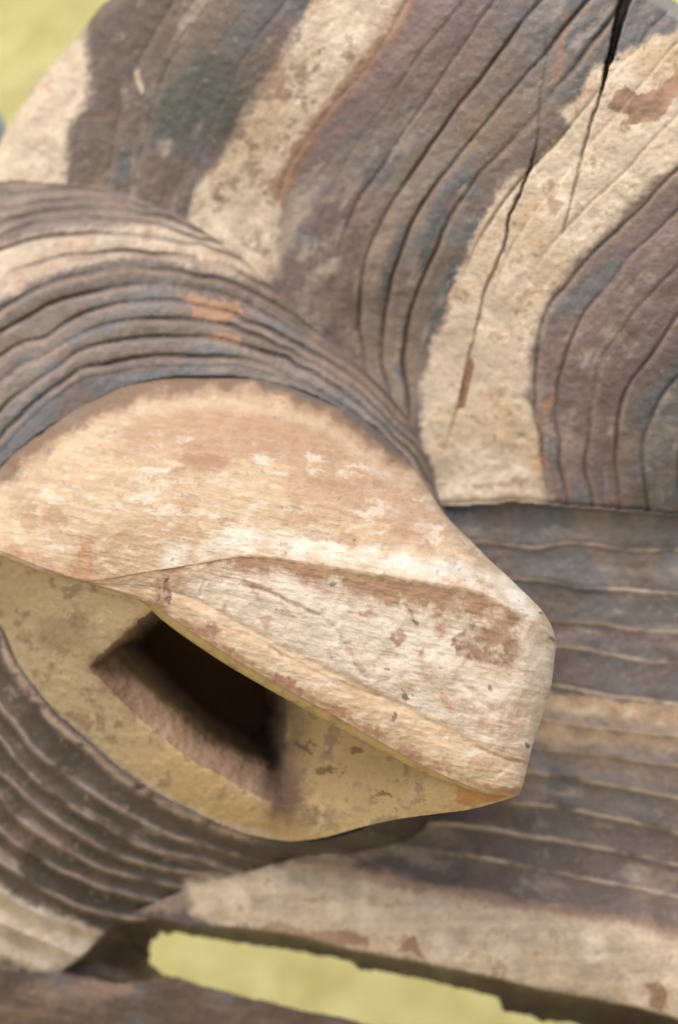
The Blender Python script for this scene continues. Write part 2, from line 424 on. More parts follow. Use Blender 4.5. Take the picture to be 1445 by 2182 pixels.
Hc = [(-400, -200, -120), (-560, 900, -60), (-600, 1500, -60), (0, 350, -30), (150, 150, 10), (100, 300, 5), (300, 50, 60), (300, 350, 25), (500, 100, 130), (500, 450, 30),
      (700, 100, 200), (650, 560, 50), (900, 0, 270), (900, 300, 205), (850, 760, 40), (1100, 0, 320), (1100, 300, 290), (1050, 600, 215), (1000, 900, 110), (940, 1040, 50),
      (1300, 100, 350), (1445, 40, 340), (1300, 500, 310), (1250, 800, 225), (1200, 1050, 130), (1445, 300, 360), (1445, 700, 300), (1445, 1060, 200), (1700, 500, 330), (1800, 1100, 180),
      (1000, 1110, 75), (1200, 1130, 100), (1445, 1140, 150), (1100, 1300, 50), (1445, 1300, 120), (1200, 1500, 40), (1445, 1500, 105), (1150, 1650, 35), (1445, 1700, 90),
      (900, 1780, 5), (1445, 1900, 75), (1200, 1870, 50), (700, 1840, 10), (600, 1900, 30), (900, 1960, 60), (1200, 2030, 85), (1445, 2080, 110), (950, 2050, 60),
      (0, 2130, -40), (400, 2150, -60), (800, 2230, -70), (1300, 2350, -70), (100, 1990, -10), (250, 1950, -20), (0, 1900, 0), (-200, 2200, -60), (200, 2500, -150), (1500, 2500, -100),
      (1000, 1400, 30), (500, 1300, 30), (0, 1200, 20), (1800, 1800, 50)]
H = rbf(Hc, X, Y, 1e-4)

LU = level(UP, wx, wy); LC = level(COL, wx, wy); LR = level(LOW, wx, wy); LB = level(LL, wx, wy)


def gdist(L):
    gu = np.gradient(L, gx, axis=0); gv = np.gradient(L, gy, axis=1)
    g = np.hypot(gu, gv) + 1e-4
    f = L - np.floor(L)
    n = np.minimum(f, 1 - f)
    return f, n / g, g, np.round(L)


collar = (s_out > 0)
seam_y = np.interp(X, [900, 930, 1000, 1100, 1200, 1330, 1445, 1900], [1076, 1076, 1073, 1069, 1076, 1086, 1097, 1130])
seam_y = seam_y + 3 * fbm(X, Y, 40, 3, 5)
lowR = (~collar) & (Y > seam_y) & (X > np.where(Y > 1500, 330, 560))
lowL = (Y > 1180) & ((collar & (X < 1000) & ((X < 560) | (Y > 1500))) | ((Y > 1850) & (X < 330)))
up = (~collar) & (Y <= seam_y) & (~lowL)

# line strength varies so no two grooves look alike
def vary(L, along, k):
    return np.clip(0.75 + 0.55 * fbm(np.round(L) * 300.0, along, 160, 2, k), 0.15, 1.3)


f, dl, g, _ = gdist(LU)
amp = vary(LU, Y, 1)
soft = sstep(700, 200, X)                                     # grooves shallower towards the left edge
ad = np.where(np.abs(LU - 5.5) < 1.2, 0.35, 1.0) * np.where((LU > 12.6) & (LU < 15.6), 0.8, 1.0)
ad = ad * np.where(((LU > 12.6) & (LU < 15.5)), sstep(720, 450, Y), 1) * (1 - 0.45 * soft)
ad = ad * np.where(LU < 6, 0.36, np.where(LU < 9.5, .42, np.where(LU < 13, .95, .65)))
gU = (-8.5 * np.exp(-(dl / 4.0) ** 2) * amp - 1.5 * np.exp(-(dl / 12) ** 2)) * ad + 4.5 * (1 - f) * (ad * 0.8) * sstep(0, 0.06, f)
f2, dl2, g2, _ = gdist(LC)
ampC = vary(LC, X, 2)
gC = -8 * np.exp(-(dl2 / 4.2) ** 2) * ampC - 1.5 * np.exp(-(dl2 / 13) ** 2) + 4.5 * f2
gC = gC * (1 - .45 * sstep(5.5, 8.5, LC))
gC = gC * np.where(LC < 0.5, 0.0, 1.0) * sstep(12.0, 9.5, LC)
f3, dl3, g3, _ = gdist(LR)
gR = 10 * f3 * sstep(0, 0.12, 1 - f3) + 5 * np.exp(-(dl3 / 5) ** 2) - 6 * np.sin(np.pi * f3)
gR = gR * sstep(12.4, 11.9, LR) * np.clip(0.8 + .4 * fbm(X, Y, 300, 2, 2), .4, 1.2)
f4, dl4, g4, _ = gdist(LB)
gL = -20 * np.sin(np.pi * f4) ** 0.8 * (0.8 + .2 * fbm(X, Y, 120, 2, 1)) * sstep(-0.1, 0.3, LB)
gL = gL * sstep(9.2, 8.4, LB)

rho = np.clip(-s_in / np.maximum(-s_in + s_out, 1e-3), 0, 1)
bul = np.sqrt(np.clip(1 - rho ** 2.0, 0, 1)) * 0.72 + 0.28 * (1 - rho)
lowpart = sstep(1050, 1600, Y) * sstep(900, 500, X)
bul = bul * (1 - lowpart) + (1 - rho) ** 1.1 * lowpart
base_col = 165 - 14 * sstep(1150, 1350, Y) - H
Hm = H + np.where(collar, bul * (base_col), 0)
wL = sstep(1150, 1330, Y)
Hm = Hm + np.where(collar, gC * (1 - wL) + gL * wL, 0)
Hm = Hm + np.where(up, gU, 0) * sstep(0, 25, -s_out)
Hm = Hm + np.where(lowR, gR, 0) * sstep(0, 20, np.maximum(-s_out, 0)) - np.where(lowR, 20 * sstep(0, 8, Y - seam_y) * sstep(1300, 1100, Y), 0)
Hm = Hm + np.where(up, -10 * np.exp(-(np.abs(Y - seam_y) / 7) ** 2) * (X > 900), 0)
Hm = Hm + np.where((~collar) & lowL, gL * sstep(330, 240, X), 0)
# inside the snout's footprint the face drops away behind the snout
Hm = np.where(s_in > 6, np.where(X > 640, 40, 110), Hm)
# knife marks and coarse unevenness
Hm = Hm + 3.5 * fbm(X, Y, 70, 4, 4) + 1.2 * fbm(X, Y, 12, 3, 2)
# drying cracks
CR1 = [(1345, -60), (1331, 0), (1316, 60), (1300, 120), (1283, 187), (1270, 232), (1258, 270), (1242, 330), (1226, 400), (1207, 470), (1195, 510)]
CR2 = [(1168, 40), (1162, 130), (1152, 200), (1147, 260), (1140, 320), (1125, 370), (1105, 420), (1085, 460), (1078, 510), (1060, 560), (1035, 620), (1020, 680), (1003, 750), (985, 830), (965, 900), (945, 975)]
cw = X + 2.5 * fbm(X, Y, 25, 3, 0)
c1, a1 = dline(cw, Y, CR1, 60); c2, a2 = dline(cw, Y, CR2, 60)
w1 = np.interp(a1, [0, 0.12, 0.36, 0.42, 1], [15, 10, 4, 1.8, 1.0]); w2 = np.interp(a2, [0, 0.2, 0.35, 0.5, 0.6, 0.9, 1], [0.8, 1.2, 2.7, 2.6, 1.6, 1.5, 0.8])
s1 = np.clip(w1 / 3.0, .45, 1); s2_ = np.clip(w2 / 3.0, .4, 1)
w1 = np.maximum(w1, 3.0); w2 = np.maximum(w2, 3.0)
crack = np.maximum(sstep(1.5, 0.5, c1 / w1) * s1 * sstep(1, .93, a1), sstep(1.5, 0.5, c2 / w2) * s2_ * sstep(0, .06, a2) * sstep(1, .94, a2)) * up
cdepth = np.where(c1 < c2, np.interp(a1, [0, .36, .45, 1], [150, 100, 25, 8]), np.interp(a2, [0, .22, .33, .6, 1], [4, 6, 18, 15, 7]))
Hm = Hm - crack * cdepth
# paint flaking leaves slightly lower bare wood; outline polygons of the pigments
wxp = X + 10 * fbm(X, Y, 45, 5, 2) + 4 * fbm(X, Y, 9, 3, 1); wyp = Y + 9 * fbm(X, Y, 45, 5, 4) + 4 * fbm(X, Y, 9, 3, 5)


def patch(P, soft=3.0, X_=None, Y_=None):
    a = wxp if X_ is None else X_; b = wyp if Y_ is None else Y_
    s = sd(a, b, P, 60)
    return sstep(-soft, soft, s)


c_left = [(178, 60), (190, 180), (165, 250), (145, 300), (130, 395), (0, 400), (-90, 430), (-60, 330), (60, 190), (120, 110)]
c_band = [(712, -300), (700, -50), (640, 40), (610, 110), (560, 190), (520, 250), (500, 300), (470, 340), (430, 390), (405, 440), (400, 490), (470, 530), (560, 600), (590, 590), (585, 470), (610, 370), (650, 290), (720, 200), (790, 130), (850, 50), (890, -50), (900, -300)]
c_main = [(1900, -200), (1440, 60), (1370, 90), (1330, 110), (1320, 135), (1260, 145), (1245, 165), (1230, 210), (1190, 255), (1215, 270), (1180, 310), (1150, 330), (1130, 355), (1090, 370), (1065, 390), (1055, 430), (1030, 470), (1010, 520), (980, 570), (960, 620), (940, 680),
          (920, 740), (905, 800), (895, 850), (905, 920), (925, 1000), (925, 1085), (1180, 1072), (1168, 1000), (1145, 930), (1140, 850), (1143, 760), (1155, 690), (1180, 630), (1230, 560), (1300, 490), (1370, 420), (1445, 350), (1900, 0)]
c_bare = [(1300, 200), (1330, 185), (1350, 200), (1375, 198), (1400, 190), (1450, 130), (1500, 170), (1445, 210), (1420, 235), (1380, 262), (1320, 272), (1335, 245), (1290, 230)]
c_lid = [(392, 1880), (450, 1868), (600, 1842), (640, 1822), (720, 1815), (760, 1852), (900, 1887), (1047, 1910), (1147, 1930), (1247, 1946), (1347, 1964), (1445, 1987), (1700, 2010), (1700, 2300), (1420, 2175), (1272, 2134), (1072, 2092), (947, 2066), (822, 2041), (722, 2023), (600, 1988), (420, 1962), (395, 1920)]
c_ll = [(-250, 1780), (0, 1872), (60, 1920), (150, 1958), (215, 1982), (185, 2030), (130, 2064), (80, 2070), (0, 2040), (-250, 1990)]
c_ring = [(-200, 600), (0, 522), (100, 492), (250, 480), (400, 482), (480, 524), (570, 596), (500, 590), (400, 564), (300, 548), (200, 556), (100, 585), (0, 645), (-200, 740)]
c_tan = [(1120, 1470), (1290, 1485), (1445, 1503), (1900, 1530), (1900, 1620), (1445, 1600), (1330, 1590), (1200, 1590), (1120, 1575)]

# --- base tones, streaked along the carved lines
Lx = np.where(up, LU, np.where(collar, np.where(Y > 1300, LB, LC), np.where(lowR, LR, LB)))
along = np.where(up, X * 0.5 + Y * 0.9, X)
streak = fbm(Lx * 60.0, along, 100, 4, 3)
streak2 = fbm(Lx * 130.0, along * 0.5, 60, 4, 1)
wxp = wxp + 9 * streak2; wyp = wyp - 5 * streak2
blot = fbm(X, Y, 160, 5, 2); blot2 = fbm(X, Y, 40, 5, 0); fine = fbm(X, Y, 11, 3, 3)
col = np.broadcast_to(BROWN, X.shape + (3,)).copy()
purple = np.where(up, sstep(500, 700, X) * sstep(1050, 850, X + 0.5 * Y - 150) + sstep(16.0, 16.5, LU) * sstep(20.5, 18.8, LU), 0)
purple = purple + np.where(lowR, sstep(2.6, 3.2, LR) * sstep(5.2, 4.6, LR) + 0.7 * sstep(8.2, 9, LR), 0)
col = mix(col, PURPLE, purple * (0.8 + 0.4 * streak))
slate = np.where(up, sstep(0.1, 0.7, streak * 0.8 + blot * 0.5 + 0.35 * np.exp(-((LU - 11.6) / 1.3) ** 2) + 0.5 * np.exp(-((LU - 3) / .9) ** 2) * sstep(420, 250, Y) + 0.5 * sstep(19, 20.5, LU)), 0)
slate = slate + np.where(collar, sstep(-0.3, 0.8, streak + 0.3 - 0.2 * (LC - 2)) * sstep(1250, 1100, Y), 0)
slate = slate + np.where(lowR, sstep(-.2, .5, streak * .7 + 0.4 * sstep(3.2, 2.4, LR) + 0.2 * sstep(7.5, 8.5, LR)), 0)
col = mix(col, SLATE, slate * 0.85)
col = mix(col, OLIVE, np.where(lowL, 0.92 + 0.2 * blot, 0))  # dark olive paint, deepened to paint in shade on the collar's lower side
col = mix(col, np.array([0.095, 0.10, 0.085]), up * sstep(1.3, .5, np.hypot((X - 425) / 105, (Y - 215) / 95) + .3 * blot2) * .9)
col = mix(col, np.array([0.095, 0.07, 0.058]), lowR * sstep(8.3, 9.5, LR + .3 * streak) * .8)
tone = _LAT[2][(np.floor(Lx).astype(int) * 7 + np.where(up, 3, np.where(lowR, 91, 40))) & 255, 11]
col = col * (0.80 + 0.42 * tone + 0.16 * streak)[..., None]
col = mix(col, np.array([0.27, 0.205, 0.15]), sstep(.35, .9, fbm(Lx * 75.0, along, 150, 4, 5) + .25) * .5 * (~lowL))
bl = np.maximum(np.exp(-((LU - 12.72) / .2) ** 2) * sstep(400, 480, Y) * sstep(800, 700, Y), np.exp(-((LU - 11.75) / .2) ** 2) * sstep(330, 430, Y) * sstep(720, 600, Y))
bl = np.maximum(bl, np.exp(-((LU - 10.8) / .17) ** 2) * sstep(420, 500, Y) * sstep(740, 640, Y))
bl = np.maximum(bl, .8 * sstep(1.2, .5, np.hypot((X - 1260) / 80, (Y - 100) / 110)) * (LU < 14)) + .8 * sstep(19.2, 20, LU)
col = mix(col, np.array([0.085, 0.094, 0.100]), up * bl * (.75 + .5 * blot2))
# worn pale scuffs along the strokes
scuff = sstep(0.35, 1.1, streak2 + 0.5 * blot2) * np.where(up, sstep(0.2, 0.8, np.clip(f, 0, 1)) * 0.8 + .2, .5)
col = mix(col, np.array([0.40, 0.33, 0.27]), scuff * 0.7)
scz = np.exp(-((X - 680) / 110) ** 2 - ((Y - 560) / 200) ** 2) + .8 * np.exp(-((X - 1200) / 60) ** 2 - ((Y - 830) / 160) ** 2) + .5 * np.exp(-((X - 830) / 90) ** 2 - ((Y - 260) / 200) ** 2)
col = mix(col, np.array([0.46, 0.385, 0.30]), up * scz * sstep(-.1, .7, fbm(Lx * 110.0, along, 80, 5, 2) + .3 * blot2) * .75)
col = mix(col, np.array([0.27, 0.22, 0.17]), np.where(up, sstep(0.2, 0.9, fbm(Lx * 90, along, 90, 3, 4)) * .55 * sstep(300, 620, Y) * (LU < 16), 0))
# flecks
col = mix(col, np.array([0.42, 0.35, 0.27]), sstep(0.85, 1.15, fine + 0.5 * blot2) * 0.3)
col = mix(col, RUST, sstep(0.55, 0.95, fbm(X, Y, 90, 5, 1)) * 0.22)

paper = CREAM * 0.80
cr = np.maximum.reduce([patch(c_left, 11), patch(c_band, 15), patch(c_main, 8)])
cr = np.where(up, np.clip(cr * (1 + .35 * streak * (cr < .98)), 0, 1), 0)
dredge, _ = dline(wxp, wyp, [(1170, 1060), (1150, 930), (1140, 850), (1143, 760), (1155, 690), (1180, 630), (1230, 560), (1300, 490), (1445, 350)], 40)
cr = cr * (1 - .55 * sstep(22, 0, dredge + 6 * blot2))
lid = patch(c_lid, 13) * (~collar | (Y > 1800)) * (s_lid < 4)
lowcream = patch(c_ll, 12) * lowL
ring = patch(c_ring, 12) * collar
tan = patch(c_tan, 10) * lowR
ctone = CREAM[None, None] * (0.9 + 0.16 * blot2 + 0.10 * streak)[..., None]
ctone = mix(ctone, CREAM2, sstep(0.0, 0.9, streak + blot2 * .6) * 0.8)
ctone = mix(ctone, np.array([0.47, 0.34, 0.21]), sstep(0.05, 0.8, blot + 0.5 * blot2 + .4 * streak) * .65)
ctone = mix(ctone, TAN, sstep(0.5, 0.85, blot2 + 0.3 * fine) * 0.6)
ctone = mix(ctone, TAN * .8, sstep(0.8, 1.1, fine + .4 * blot) * 0.5)
ctone = np.where(lid[..., None] > 0, ctone * (np.array([.92, .90, .87]) * (1 + .14 * fbm(X * .12, Y, 14, 4, 2) + .1 * blot)[..., None]), ctone)
for t_, m_ in ((cr, 1.0), (lid, 0.93), (lowcream, 0.75), (ring, 0.9)):
    col = np.where((t_ * m_)[..., None] > 0, mix(col, 0, 0) * (1 - (t_ * m_)[..., None]) + ctone * (t_ * m_)[..., None], col)
col = np.where(ring[..., None] > 0.3, mix(col, RUST * 1.2, ring * sstep(-.1, .7, streak) * .55), col)
col = mix(col, np.array([0.41, 0.29, 0.19]), tan * (0.8 + 0.4 * streak + .3 * blot2))
col = mix(col, np.array([0.52, 0.42, 0.32]), tan * sstep(.1, .8, blot2 + .5 * streak2) * .7)
col = mix(col, np.array([0.085, 0.078, 0.072]), lowR * sstep(.5, .8, f3) * sstep(.98, .9, f3) * (LR < 8) * (.45 + .4 * blot2))
dl_, _ = dline(wxp, wyp, [(640, 1835), (722, 1845), (797, 1868), (922, 1893), (1047, 1913), (1147, 1933), (1247, 1950), (1347, 1968), (1445, 1992)], 50)
col = mix(col, np.array([0.24, 0.145, 0.105]), sstep(22, 4, dl_) * .6 * ~collar)
col = mix(col, np.array([0.27, 0.205, 0.165]), ~collar * sstep(1.2, .6, np.hypot((wxp - 340) / 95, (wyp - 1915) / 34)) * (1 - lid) * .85)
# the band's flaked grey and rusty patches
band = patch(c_band, 9) * up
col = mix(col, np.array([0.26, 0.20, 0.15]), band * sstep(0.15, 0.75, blot2 + 0.35 * fine) * 0.75)
dfr, _ = dline(wxp, wyp, [(870, 0), (800, 120), (720, 210), (660, 290), (615, 370), (590, 440)], 60)
col = mix(col, RUST, sstep(26, 6, dfr) * up * 0.75)
for rx, ry, r1, r2 in ((1360 - 722 - 50, 180, 26, 60), (1150, 985, 22, 35), (1167, 860, 9, 34)):
    q = np.hypot((wxp - rx) / r1, (wyp - ry) / r2)
    col = mix(col, RUST * 1.15 if rx < 700 else WOOD * 1.4, sstep(1.25, 0.6, q) * up * .42)
bare = patch(c_bare, 2) * up
col = mix(col, np.array([0.33, 0.195, 0.12]) * (0.9 + .35 * blot2[..., None] + .2 * streak2[..., None]), bare * 0.85)
sliver = patch([(1002, 758), (1012, 775), (990, 868), (974, 872), (984, 812)], 2, X, Y)
col = mix(col, RUST * .9, sliver)
sliver2 = patch([(1205, 20), (1216, 25), (1200, 110), (1190, 188), (1180, 188), (1190, 100)], 3, X, Y) * up
col = mix(col, WOOD * 1.0, sliver2 * 0.5)
pale = patch([(143, 150), (155, 148), (165, 195), (160, 200), (148, 175)], 3, X - 142, Y)
col = mix(col, CREAM * .9, pale * up * 0.8)
# bare orange chips on the collar
ch = np.maximum(patch([(380, 628), (450, 632), (512, 645), (517, 678), (470, 690), (425, 676), (410, 655)], 3),
                patch([(450, 708), (490, 715), (520, 716), (515, 734), (465, 731)], 3)) * collar
col = mix(col, np.array([0.40, 0.23, 0.13]), ch * 0.8)
# worn arrises beside the grooves show bare brown wood; flutes' crests are rubbed pale
ar_u = np.exp(-((f / g - 9) / 6) ** 2) * up * (1 - cr) * np.where(LU < 9.5, .4, 1)
col = mix(col, np.array([0.27, 0.20, 0.145]), ar_u * sstep(-0.6, 0.6, fbm(X, Y, 60, 4, 5)) * .7)
ar_c = np.exp(-(((1 - f2) / g2 - 8) / 5) ** 2) * collar * (1 - wL) * (LC > 0) * (LC < 7) * (1 - ch)
col = mix(col, np.array([0.28, 0.205, 0.15]), ar_c * sstep(-0.7, 0.5, fbm(X, Y, 60, 4, 5)) * .75)
rp = np.exp(-(dl3 / 4.5) ** 2) * lowR * (LR < 11.6) * (LR > .5)
col = mix(col, np.array([0.50, 0.41, 0.34]), rp * sstep(-.8, .4, fbm(X, Y, 70, 4, 5)) * 0.85)
rl = np.exp(-(dl4 / 5.5) ** 2) * lowL * (LB > 0.4) * (LB < 7)
col = mix(col, np.array([0.33, 0.255, 0.205]), rl * sstep(-.8, .3, fbm(X, Y, 60, 4, 5)) * 0.8)
# grime sits in the cut lines
cutl = np.where(up, np.exp(-(dl / 4.0) ** 2) * ad * amp, np.where(collar, np.exp(-(dl2 / 4.5) ** 2) * ampC * (1 - wL) * (LC > .5), 0))
col = mix(col, DIRT * 1.2, np.clip(cutl, 0, 1) * np.where(cr > 0.5, 0.45, 0.75))
col = mix(col, DIRT * .8, crack * .75)
# rim chips of cream at the collar's lower left edge
chip = np.exp(-((s_in + 9 + 4 * blot2) / 9) ** 2) * sstep(1250, 1400, Y) * sstep(640, 520, X)
col = mix(col, np.array([0.40, 0.30, 0.235]), chip * sstep(-0.8, 0.3, blot2 + .4 * fine) * .9)
col = mix(col, OLIVE * .7, collar * sstep(1640, 1720, Y) * sstep(480, 620, X) * .8)  # snout's shadow painted onto the collar beneath it
# mask below the slot and inside the opening: bare dark wood
below = (Y > 2060) & (s_lid < 0) & (~collar) & (X < 1380)
below = below & (Y > np.interp(X, [-300, 130, 400, 1500], [2050, 2070, 2090, 2260]))
col = mix(col, np.array([0.105, 0.075, 0.058]) * (1 + .3 * blot[..., None]), below * 0.85)
gb = fbm(X * .3 + Y * .05, Y - X * .16, 26, 5, 1)
col = mix(col, np.array([0.20, 0.13, 0.09]), below * sstep(-.1, .8, gb + .5 * blot) * .6)
col = mix(col, np.array([0.27, 0.19, 0.145]), below * sstep(1.3, .5, np.hypot((wxp - 180) / 130, (wyp - 2110) / 26)) * .7)
col = mix(col, SLATE, below * sstep(.1, .8, fbm(X, Y, 80, 4, 3) + .4 * gb) * .7)
Hm = Hm + below * 3 * gb
chipl = np.maximum(patch([(835, 2030), (865, 2000), (885, 1998), (895, 2030), (905, 2048)], 2), patch([(722, 1985), (745, 1980), (780, 2005), (780, 2022), (722, 2018)], 2))
chipl = np.maximum(chipl, patch([(540, 1985), (600, 1960), (640, 1975), (720, 1985), (725, 2020), (640, 1998)], 3) * .7)
chipl = np.maximum(chipl, patch([(1375, 2100), (1410, 2090), (1425, 2120), (1420, 2165), (1385, 2150)], 3))
col = mix(col, RUST * 0.9, chipl * .85)
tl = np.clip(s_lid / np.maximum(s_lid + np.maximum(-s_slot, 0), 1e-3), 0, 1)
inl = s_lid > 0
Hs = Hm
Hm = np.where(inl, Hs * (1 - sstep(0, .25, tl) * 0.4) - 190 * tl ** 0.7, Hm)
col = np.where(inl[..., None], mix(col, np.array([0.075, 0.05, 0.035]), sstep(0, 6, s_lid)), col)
# outer rim rolls back
er = np.clip(-s_edge, -60, 40)
Hm = Hm - 10 * np.exp(-np.maximum(s_edge, 0) / 14) - np.where(s_edge < 0, 150 * sstep(0, 26, -s_edge), 0)
col = mix(col, np.array([0.30, 0.29, 0.27]), sstep(9, 1, s_edge) * .6 * (X > 1200))

ok = (s_edge > -27) & (s_slot < 0) & ((s_in < 30) | (X > 640))
cell = ok[:-1, :-1] & ok[1:, :-1] & ok[1:, 1:] & ok[:-1, 1:]
cm = lambda a: a[:-1, :-1]
isCol = cm(s_out) > 0
isLow = cm(lowR) & ~isCol
isLid = (cm(lid) > 0.5) | (cm(inl) & (cm(Y) < 2200))
rough = np.clip(0.62 + 0.15 * blot2 + 0.2 * cr + .2 * lid, 0.4, 0.95)
isLid = isLid & ~isCol
isLow = isLow & ~isLid
isBelow = (cm(below) | (cm(Y) > 2200)) & ~isCol & ~isLid & ~isLow
isUp = ~isCol & ~isLow & ~isLid & ~isBelow
for nm, sel, lb in (('brow', isUp, 'curving brown and purple grey stripes parted by cream bands'), ('collar', isCol, 'ringed collar of concentric carved grooves around the snout'),
                    ('cheek', isLow, 'dark cheek with nearly level carved flutes'), ('eyelid', isLid, 'flaking cream lid over the open slot'), ('lower_lid', isBelow, 'bare dark brown wood')):
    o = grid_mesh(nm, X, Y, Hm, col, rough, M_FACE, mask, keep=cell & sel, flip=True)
    o['label'] = lb

# ------------------------------------------------------------------ the snout
# every column runs from the base on the face over the crest and down the front panel to the lip
cols = [
    [(-78, 1165, 130), (-66, 1164, 190), (-54, 1164, 250), (-44, 1166, 285), (-43, 1167, 285), (-42, 1168, 284), (-41, 1169, 283), (-40, 1170, 282), (-39, 1172, 280)],
    [(0, 985, 145), (0, 1060, 215), (0, 1120, 272), (0, 1174, 305), (1, 1176, 305), (2, 1178, 304), (3, 1180, 303), (4, 1182, 301), (5, 1185, 298)],
    [(90, 910, 150), (85, 1010, 240), (92, 1120, 302), (100, 1212, 325), (101, 1213, 325), (102, 1215, 324), (103, 1217, 322), (104, 1219, 320), (106, 1222, 317)],
    [(200, 845, 150), (190, 960, 262), (190, 1110, 332), (195, 1236, 346), (196, 1238, 346), (198, 1240, 345), (200, 1242, 343), (202, 1244, 341), (205, 1247, 338)],
    [(310, 803, 150), (297, 930, 275), (288, 1090, 352), (300, 1220, 368), (305, 1230, 368), (310, 1240, 367), (318, 1250, 365), (318, 1262, 366), (322, 1287, 358)],
    [(420, 797, 150), (410, 910, 282), (402, 1070, 372), (405, 1203, 392), (408, 1222, 393), (412, 1240, 391), (417, 1277, 385), (410, 1294, 392), (395, 1336, 381)],
    [(540, 800, 150), (530, 920, 287), (530, 1060, 388), (530, 1184, 416), (525, 1230, 419), (515, 1275, 414), (500, 1322, 405), (490, 1342, 413), (468, 1384, 400)],
    [(650, 830, 150), (650, 940, 287), (660, 1075, 398), (670, 1200, 442), (655, 1270, 444), (640, 1340, 437), (627, 1390, 427), (612, 1414, 436), (588, 1455, 421)],
    [(750, 875, 148), (760, 970, 282), (790, 1095, 402), (810, 1224, 465), (790, 1315, 464), (770, 1400, 457), (757, 1455, 447), (742, 1480, 456), (712, 1524, 441)],
    [(830, 935, 142), (850, 1010, 270), (890, 1120, 396), (930, 1242, 486), (915, 1360, 484), (895, 1465, 477), (882, 1519, 467), (866, 1547, 475), (836, 1595, 459)],
    [(885, 1000, 132), (910, 1050, 250), (970, 1150, 386), (1028, 1262, 503), (1015, 1390, 501), (1000, 1520, 493), (987, 1568, 484), (975, 1602, 490), (948, 1653, 474)],
    [(925, 1065, 115), (955, 1105, 230), (1035, 1195, 372), (1093, 1295, 512), (1088, 1430, 512), (1072, 1560, 503), (1062, 1600, 495), (1053, 1638, 499), (1042, 1688, 484)],
    [(960, 1180, 90), (1020, 1180, 200), (1105, 1250, 350), (1158, 1325, 480), (1148, 1450, 494), (1120, 1580, 494), (1110, 1622, 489), (1102, 1655, 490), (1094, 1694, 477)],
    [(970, 1280, 80), (1050, 1270, 200), (1140, 1300, 320), (1188, 1375, 435), (1172, 1462, 455), (1137, 1585, 470), (1126, 1627, 470), (1118, 1662, 472), (1108, 1692, 468)],
    [(968, 1400, 75), (1040, 1400, 180), (1110, 1410, 300), (1150, 1450, 380), (1140, 1520, 405), (1118, 1612, 435), (1113, 1650, 447), (1109, 1675, 455), (1106, 1693, 460)],
    [(938, 1550, 75), (1000, 1560, 170), (1050, 1580, 280), (1080, 1612, 340), (1090, 1642, 380), (1096, 1668, 410), (1100, 1682, 430), (1103, 1689, 443), (1104, 1694, 452)],
]
G = np.array(cols, float)
def between(a, b, t): return G[:, a] * (1 - t) + G[:, b] * t

bulge = lambda r, x: r + np.array([0, 0, x])
rows = [G[:, 0], between(0, 1, .5) + [0, 0, 14], G[:, 1], between(1, 2, .5) + [0, 0, 9], G[:, 2], between(2, 3, .55) + [0, 0, 5], between(2, 3, .93) + [0, 0, 2], G[:, 3] + [0, 0, 2], between(3, 4, .16), G[:, 4],
        G[:, 5], between(5, 6, .72) + [0, 0, 1], G[:, 6], between(6, 7, .45), G[:, 7], between(7, 8, .6) + [0, 0, 3], G[:, 8]]
GG = np.stack(rows, 1)
GG[13, 5, :2] += (9, -6); GG[13, 6, :2] += (3, -3); GG[13, 9, :2] += (5, 0); GG[12, 5, :2] += (4, -4)
NU, NV = 760, 560
T = loft(GG, NU, NV)
for _ in range(90):                      # soften the turn of the right flank
    k = sstep(NU * .62, NU * .78, np.arange(NU - 2.0))[:, None, None] * .5
    T[1:-1] = T[1:-1] * (1 - k) + .5 * (T[:-2] + T[2:]) * k
for _ in range(60):
    k = sstep(NU * .70, NU * .84, np.arange(NU - 0.0))[:, None, None] * .5 * (sstep(NV * .97, NV * .8, np.arange(1.0, NV - 1))[None, :, None])
    T[:, 1:-1] = T[:, 1:-1] * (1 - k) + .5 * (T[:, :-2] + T[:, 2:]) * k
tx, ty, td = T[..., 0], T[..., 1], T[..., 2]
vrow = np.linspace(0, 1, NV)[None, :] * np.ones((NU, 1))
# row position (0..16) at each sample, to know crest, panel and lip
tvk = np.r_[0, np.cumsum(np.maximum(np.linalg.norm(np.diff(GG, axis=1), axis=2).mean(0), 1))]
R = np.interp(vrow * tvk[-1], tvk, np.arange(len(tvk)))

SX, SY = tx, ty
w1x = SX + 8 * fbm(SX, SY, 40, 5, 2) + 4 * fbm(SX, SY, 8, 3, 1); w1y = SY + 8 * fbm(SX, SY, 40, 5, 4) + 4 * fbm(SX, SY, 8, 3, 5)
b1 = fbm(SX, SY, 150, 5, 1); b2 = fbm(SX, SY, 38, 5, 3); b3 = fbm(SX, SY, 10, 4, 0); b4 = fbm(SX, SY * 3, 26, 4, 4)
